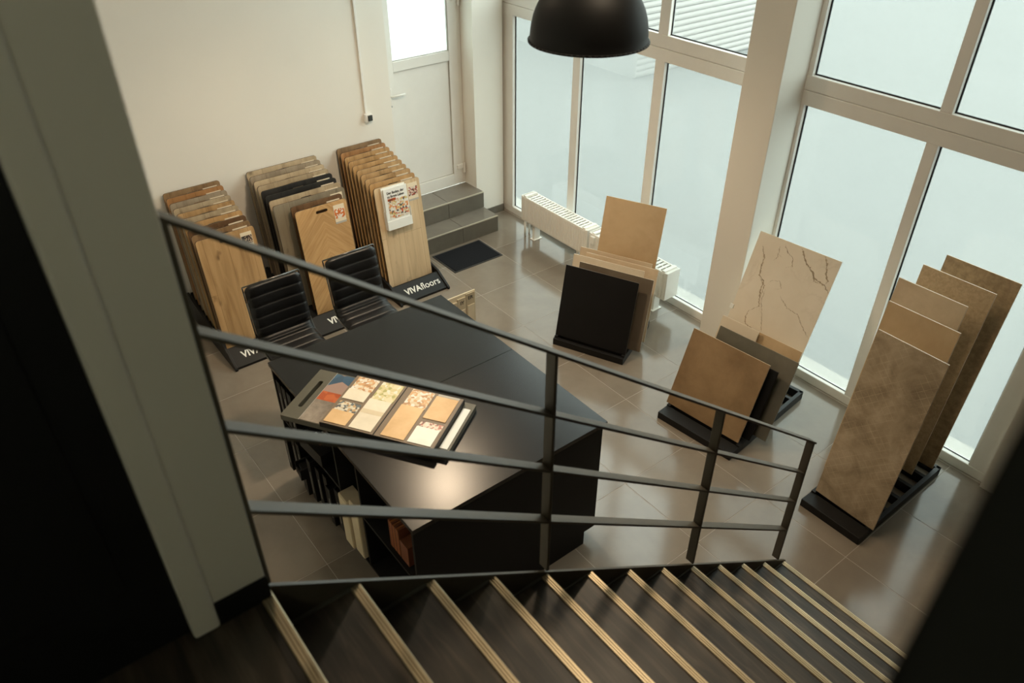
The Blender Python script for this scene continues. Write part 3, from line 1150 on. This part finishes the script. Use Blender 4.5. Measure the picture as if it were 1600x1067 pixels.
# brochure holder on the front board of the right rack
br = thing('brochure_holder', 'clear brochure holder with white catalogues on the light oak board', 'brochure holder', (RX[2] + .065, BY - .002, BZ), (-LEAN, 0, 0))
BW, B_0, B_1 = .25, .615, .985
MB().box(0, BW, -.006, -.001, B_0 - .02, B_1).build('holder_back', 'paper', br)
MB().box(-.004, BW + .004, -.052, -.001, B_0 - .026, B_0 - .018).box(-.004, BW + .004, -.055, -.050, B_0 - .026, B_0 + .06).box(-.006, -.002, -.052, -.001, B_0 - .026, B_0 + .15).box(BW + .002, BW + .006, -.052, -.001, B_0 - .026, B_0 + .15).build('holder_pocket', 'paper', br, bevel=.001, seg=1)
for k in range(4):
    MB().box(.004, BW - .004 + .002 * (k % 2), -.016 - k * .009, -.008 - k * .009, B_0 - .016, B_1 - .006 - .006 * (3 - k)).build('catalogue', 'paper', br, bevel=.001, seg=1)
MB().box(.035, BW - .01, -.0448, -.0432, B_0 + .075, B_0 + .255).build('photo_print', 'photo_family', br)
MB().box(.035, .12, -.0452, -.0440, B_0 + .245, B_0 + .268).build('cover_band', 'photo_fire', br)
text('lettering', 'Der Boden, der', .034, 'ink', br, (.035, -.0445, B_1 - .050), (R(90), 0, 0), bold=.0005, align='LEFT', sx=.82)
text('lettering', 'zu Ihrem Leben', .034, 'ink', br, (.035, -.0445, B_1 - .084), (R(90), 0, 0), bold=.0005, align='LEFT', sx=.82)
text('lettering', 'passt.', .022, 'ink', br, (.042, -.0455, B_0 + .257), (R(90), 0, 0), bold=.0003, align='LEFT', sx=.85)

# ------------------------------------------------------------------ card stand behind the counter
cs = thing('card_stand', 'cream display panel with letter cards standing behind the counter', 'display panel', (2.98, 4.75, 0))
MB().box(0, .30, .0, .012, .012, .43).build('panel', 'cream_card', cs, bevel=.002)
MB().box(-.01, .31, -.06, .09, 0, .012).build('foot', 'cream_card_dark', cs, bevel=.002)
for k, (a, b) in enumerate(((.012, .098), (.104, .190), (.196, .288))):
    zt = .42 - .02 * (2 - k)
    c_ = MB().box(a, b, -.010 - .004 * (2 - k), -.001, .03, zt).build('card', 'cream_card_dark', cs, bevel=.001, seg=1)
    MB().box(a + .012, b - .008, -.014 - .004 * (2 - k), -.009 - .004 * (2 - k), .04, zt - .12).build('swatch', 'cream_card', c_)
text('lettering', 'ER', .048, 'ink', cs, (.242, -.0105, .375), (R(90), 0, 0), bold=.001)
text('lettering', 'IY', .048, 'ink', cs, (.150, -.0145, .352), (R(90), 0, 0), bold=.001)


# ------------------------------------------------------------------ tile display stands
def tile_thing(o, ang, lean, s, u0, u1, h, z0, mat, label, group, th=.010, edge='tile_cream', card=False):
    a = R(ang)
    u = Vector((math.cos(a), math.sin(a), 0))
    n = Vector((-math.sin(a), math.cos(a), 0))
    loc = Vector((o[0], o[1], z0)) + n * s + u * (u0 + u1) / 2
    t = thing('tile_sample', label, 'tile sample', tuple(loc), (0, 0, a), group)
    w = u1 - u0
    me = MB().box(-w / 2, w / 2, 0, th * .35, 0, h).mesh('tile_face', mat, .0006, seg=1)
    f = put('tile_face', me, t, (0, 0, 0), (-R(lean), 0, 0))
    b = MB().box(-w / 2, w / 2, th * .35, th, 0, h).build('tile_body', edge, t, rot=(-R(lean), 0, 0))
    return t


def stand(o, ang, W, D, label, slots, rail_d, u_off=0.0, narrow=0.0):
    a = R(ang)
    s = thing('tile_stand', label, 'tile stand', (o[0], o[1], 0), (0, 0, a), 'low black stands for tile samples')
    u0 = u_off
    MB().box(u0, u0 + W, -rail_d, -.015, 0, .062).build('front_rail', 'black_powder', s, bevel=.003)
    for a0 in (u0, u0 + W - .03):
        MB().box(a0, a0 + .03, -.02, D, 0, .074).build('runner', 'black_powder', s, bevel=.002)
    for k in range(slots):
        y = .045 + (D - .07) * k / max(1, slots - 1)
        MB().box(u0 + .03, u0 + W - .03, y, y + .030, .0, .073).build('slot_bar', 'black_powder', s, bevel=.002)
    MB().box(u0, u0 + W, D - .03, D, 0, .074).build('rear_rail', 'black_powder', s, bevel=.003)
    return s


Z0 = .076
O1, A1 = (3.73, 4.17), -66.1
stand((O1[0], O1[1]), A1, .66, .60, 'low black stand holding the dark and wooden tiles near the radiator', 6, .05)
G1 = 'tiles on the stand near the radiator'
tile_thing(O1, A1, 14.8, .0, 0, .66, .647, Z0, 'stone_black', 'square black tile at the front of the stand near the radiator', G1, edge='tile_darkgrey')
tile_thing(O1, A1, 14.8, .095, .085, .752, .650, Z0, 'tile_darkgrey', 'dark taupe square tile directly behind the black tile', G1)
tile_thing(O1, A1, 14.8, .175, -.01, .638, .662, Z0, 'tile_cream', 'pale cream square tile behind the dark taupe tile', G1)
tile_thing(O1, A1, 14.8, .255, .075, .735, .660, Z0, 'tile_sand', 'sand coloured tile standing right behind the pale cream tile', G1)
tile_thing(O1, A1, 14.8, .335, -.015, .650, .655, Z0, 'tile_beige', 'beige tile just in front of the tall caramel panel', G1)
tile_thing(O1, A1, 14.8, .42, .115, .66, 1.105, Z0, 'tile_caramel', 'tall caramel tile panel rising above the stand near the radiator', G1)

O2, A2 = (3.82, 2.928), -84.4
stand(O2, A2, .66, .90, 'low black stand holding the brown and marble tiles in the middle', 7, .13, 0.02)
G2 = 'tiles on the middle stand'
L2 = 21
tile_thing(O2, A2, L2, .0, 0, .653, .640, Z0, 'tile_brown', 'square brown tile at the front of the middle stand', G2, edge='tile_sand')
tile_thing(O2, A2, L2, .08, .04, .700, .570, Z0, 'stone_black', 'black tile hidden mostly behind the brown tile', G2, edge='stone_black')
tile_thing(O2, A2, L2, .16, .125, .783, .648, Z0, 'tile_olive', 'olive grey tile sticking out right behind the brown tile', G2, edge='tile_olive')
tile_thing(O2, A2, L2, .31, .05, .370, .640, Z0, 'tile_cream', 'small cream tile peeking over the olive grey tile', G2)
tile_thing(O2, A2, L2, .36, .335, .712, .610, Z0, 'tile_caramel', 'warm tan tile in front of the marble slab foot', G2)
VEINS = [([(-.27, 1.164), (-.224, 1.08), (-.222, 1.012), (-.211, .947), (-.16, .912), (-.156, .83), (-.124, .723), (-.188, .654), (-.192, .612), (-.178, .556), (-.118, .538), (-.067, .536)], .007),
    ([(-.204, .93), (-.143, .885), (-.138, .798)], .005),
    ([(-.113, 1.237), (-.063, 1.18), (-.018, 1.168), (.004, 1.101), (-.054, 1.064)], .004),
    ([(-.14, 1.208), (-.13, 1.125), (-.152, 1.088)], .005),
    ([(-.14, 1.15), (-.098, 1.137)], .004),
    ([(-.124, .913), (-.098, .949), (-.041, .961), (-.008, .912), (-.063, .893)], .003),
    ([(.02, 1.249), (.091, 1.163), (.157, 1.123), (.194, 1.081), (.279, 1.059), (.328, 1.018)], .009),
    ([(.202, 1.258), (.242, 1.203), (.256, 1.143), (.29, 1.101), (.279, 1.059)], .008),
    ([(.157, 1.123), (.198, 1.058), (.248, 1.065)], .006),
    ([(.006, .859), (.089, .796), (.184, .787), (.239, .724), (.316, .66)], .004),
    ([(-.124, .864), (-.12, .765), (-.065, .648), (-.03, .541)], .003)]


def vein(pts, w, parent, rot):
    """flat ribbon with a wavering width along a polyline in the slab face"""
    fine = []
    for (a, b), (c, d_) in zip(pts, pts[1:]):
        n_ = max(3, int(math.hypot(c - a, d_ - b) / .008))
        for k in range(n_):
            f_ = k / n_
            fine.append((a + (c - a) * f_ + random.uniform(-.004, .004), b + (d_ - b) * f_ + random.uniform(-.004, .004)))
    fine.append(pts[-1])
    m = MB()
    for k, (x, z) in enumerate(fine):
        ww_ = w * random.uniform(.4, 1.7) * (1 if 2 < k < len(fine) - 3 else .3)
        m.v += [(x - ww_ / 2, -.0006, z - ww_ / 3), (x + ww_ / 2, -.0006, z + ww_ / 3)]
    for k in range(len(fine) - 1):
        m.f.append((2 * k, 2 * k + 1, 2 * k + 3, 2 * k + 2))
    m.build('vein', 'vein_brown', parent, rot=rot)


mbs = tile_thing(O2, A2, 20.5, .48, .022, .683, 1.262, Z0, 'marble_cream', 'tall cream marble slab with dark veins at the back of the middle stand', G2)
for pts_, w_ in VEINS:
    vein(pts_, w_, mbs, (-R(20.5), 0, 0))
MB().box(-.345, -.315, -.006, .0, .62, .655).build('label_tag', 'paper', mbs, rot=(-R(20.5), 0, 0))

O3, A3 = (3.93, 1.646), -90.0
stand((3.93, 1.665), A3, .44, .90, 'low black stand holding five narrow tall tiles on the right', 6, .13, 0.0)
G3 = 'tall tiles on the right stand'
tile_thing((3.93, 1.646), -91.7, 5.6, .0, 0, .440, 1.303, Z0, 'pattern_tile', 'tall brown tile with faded diamond line pattern at the front right', G3)
tile_thing(O3, A3, 6, .25, -.099, .352, 1.352, Z0, 'tile_caramel', 'tall caramel tile second from the front on the right stand', G3)
tile_thing(O3, A3, 6, .47, -.176, .265, 1.402, Z0, 'tile_sand', 'tall sand tile third from the front on the right stand', G3)
tile_thing(O3, A3, 6, .66, -.135, .328, 1.447, Z0, 'tile_speckle', 'tall speckled beige tile fourth from the front on the right stand', G3)
tile_thing(O3, A3, 6, .83, -.081, .387, 1.482, Z0, 'tile_granite', 'tall dark speckled tile at the back by the window', G3)


# ------------------------------------------------------------------ pendant lamps
def pendant(loc, rad, label, watts, cone):
    p = thing('pendant_lamp', label, 'pendant lamp', loc, (0, 0, 0), 'black dome pendant lamps')
    k = rad / .26
    outer = [(.262, .0), (.258, .004)]
    for t in range(0, 13):
        a = R(t * 90 / 12)
        outer.append((.045 + .210 * math.cos(a) ** .75, .010 + .235 * math.sin(a)))
    outer += [(.045, .30), (.020, .315)]
    inner = [(r - .004 if r > .05 else r * .9, max(.0, z - .003)) for r, z in reversed(outer[2:])]
    sh = MB()
    sh.lathe([(r * k, z * k) for r, z in outer], 64)
    sh.build('shade', 'lamp_black', p, smooth=True)
    si = MB()
    si.lathe([(r * k, z * k) for r, z in inner], 64)
    si.build('shade_lining', 'lamp_inner', p, smooth=True)
    rim = MB()
    n = 64
    rr = .260 * k
    for i in range(n):
        a0, a1 = 2 * math.pi * i / n, 2 * math.pi * (i + 1) / n
        rim.tube((rr * math.cos(a0), rr * math.sin(a0), .002), (rr * math.cos(a1), rr * math.sin(a1), .002), .005, 6)
    rim.build('rim', 'lamp_black', p, smooth=True)
    MB().tube((0, 0, .30 * k), (0, 0, ZC - loc[2]), .004, 8).build('cord', 'black_board', p)
    MB().lathe([(0, ZC - loc[2]), (.06, ZC - loc[2]), (.06, ZC - loc[2] - .03), (0, ZC - loc[2] - .03)], 24).build('ceiling_rose', 'lamp_black', p)
    bl = MB()
    bl.lathe([(0.001, .06)] + [(.045 * math.sin(R(t)), .105 - .045 * math.cos(R(t))) for t in range(15, 166, 15)] + [(.018, .155), (.018, .20)], 20)
    bl.build('bulb', 'bulb_glow', p, smooth=True)
    l = bpy.data.lights.new('pendant_light', 'SPOT')
    l.energy = watts
    l.color = (1.0, .78, .54)
    l.spot_size = R(cone)
    l.spot_blend = .8
    l.shadow_soft_size = .09
    lo = bpy.data.objects.new('pendant_light', l)
    col.objects.link(lo)
    lo.parent = p
    lo.location = (0, 0, .05)


pendant((2.367, 2.51, 3.125), .258, 'black dome pendant lamp hanging above the counter', 60, 116)
pendant((2.60, 4.33, 3.26), .258, 'black dome pendant lamp hanging above the bar stools', 160, 158)


def fill_lamp(loc, label, watts, tone=None):  # unseen ceiling fixtures, added as warm fill for the room and tiles
    c = thing('fill_lamp', label, 'fill lamp', loc, (0, 0, 0), 'added round fill lamps')
    MB().lathe([(0, .0), (.25, .0), (.25, -.05), (.235, -.06), (.225, -.05), (.225, -.012), (0, -.012)], 40).build('housing', 'upvc_white', c, smooth=False)
    l = bpy.data.lights.new('fill_light', 'AREA')
    l.shape = 'DISK'
    l.size = .44
    l.energy = watts
    l.color = tone or FILL_COL
    lo = bpy.data.objects.new('fill_light', l)
    col.objects.link(lo)
    lo.parent = c
    lo.location = (0, 0, -.055)


FILL_COL = (1.0, .80, .56)
fill_lamp((1.4, 4.8, ZC), 'added warm fill lamp on the ceiling above the racks and bar stools', 22)
fill_lamp((2.5, 1.9, ZC), 'added warm fill lamp on the ceiling above the lower stair flight', 30)


def landing_fill_lamp(loc, label, watts):  # unseen lamp behind the camera, added to brighten the landing pillar
    w = thing('landing_fill_lamp', label, 'wall lamp', loc)
    MB().box(-.06, .06, 0, .02, -.10, .10).build('back_plate', 'upvc_white', w, bevel=.004)
    MB().lathe([(.05, -.12), (.075, .12), (.070, .12), (.045, -.12)], 28).build('shade', 'paper_warm', w, smooth=True, loc=(0, .10, 0))
    MB().tube((0, .015, 0), (0, .10, 0), .008).build('arm', 'chrome', w)
    l = bpy.data.lights.new('landing_fill_light', 'POINT')
    l.energy = watts
    l.color = (.95, 1.0, .74)
    l.shadow_soft_size = .05
    lo = bpy.data.objects.new('landing_fill_light', l)
    col.objects.link(lo)
    lo.parent = w
    lo.location = (0, .10, .15)


landing_fill_lamp((-.75, -1.70, 3.75), 'added small fill lamp on the right wall of the upstairs landing', 21)

# ------------------------------------------------------------------ outside
gr = MB().box(5.3, 40, -25, 40, -.4, -.02).box(-20, 5.3, 6.9, 40, -.4, -.02).build('ground_outside', 'concrete')
struct(gr)
nb = thing('slatted_outbuilding', 'pale slatted garage front seen through the upper window panes', 'building', (9.8, 9.2, -.02))
MB().box(0, 3.5, .03, 4.0, 0, 2.65).build('wall', 'facade_render', nb)
slat = MB().prism([(-.002, 0), (-.020, .014), (-.026, .046), (-.018, .080), (-.002, .096), (.03, .096), (.03, 0)], 'x', 0, 3.5).mesh('slat', 'siding')
for k in range(26):
    put('slat', slat, nb, (0, 0, .02 + k * .10))
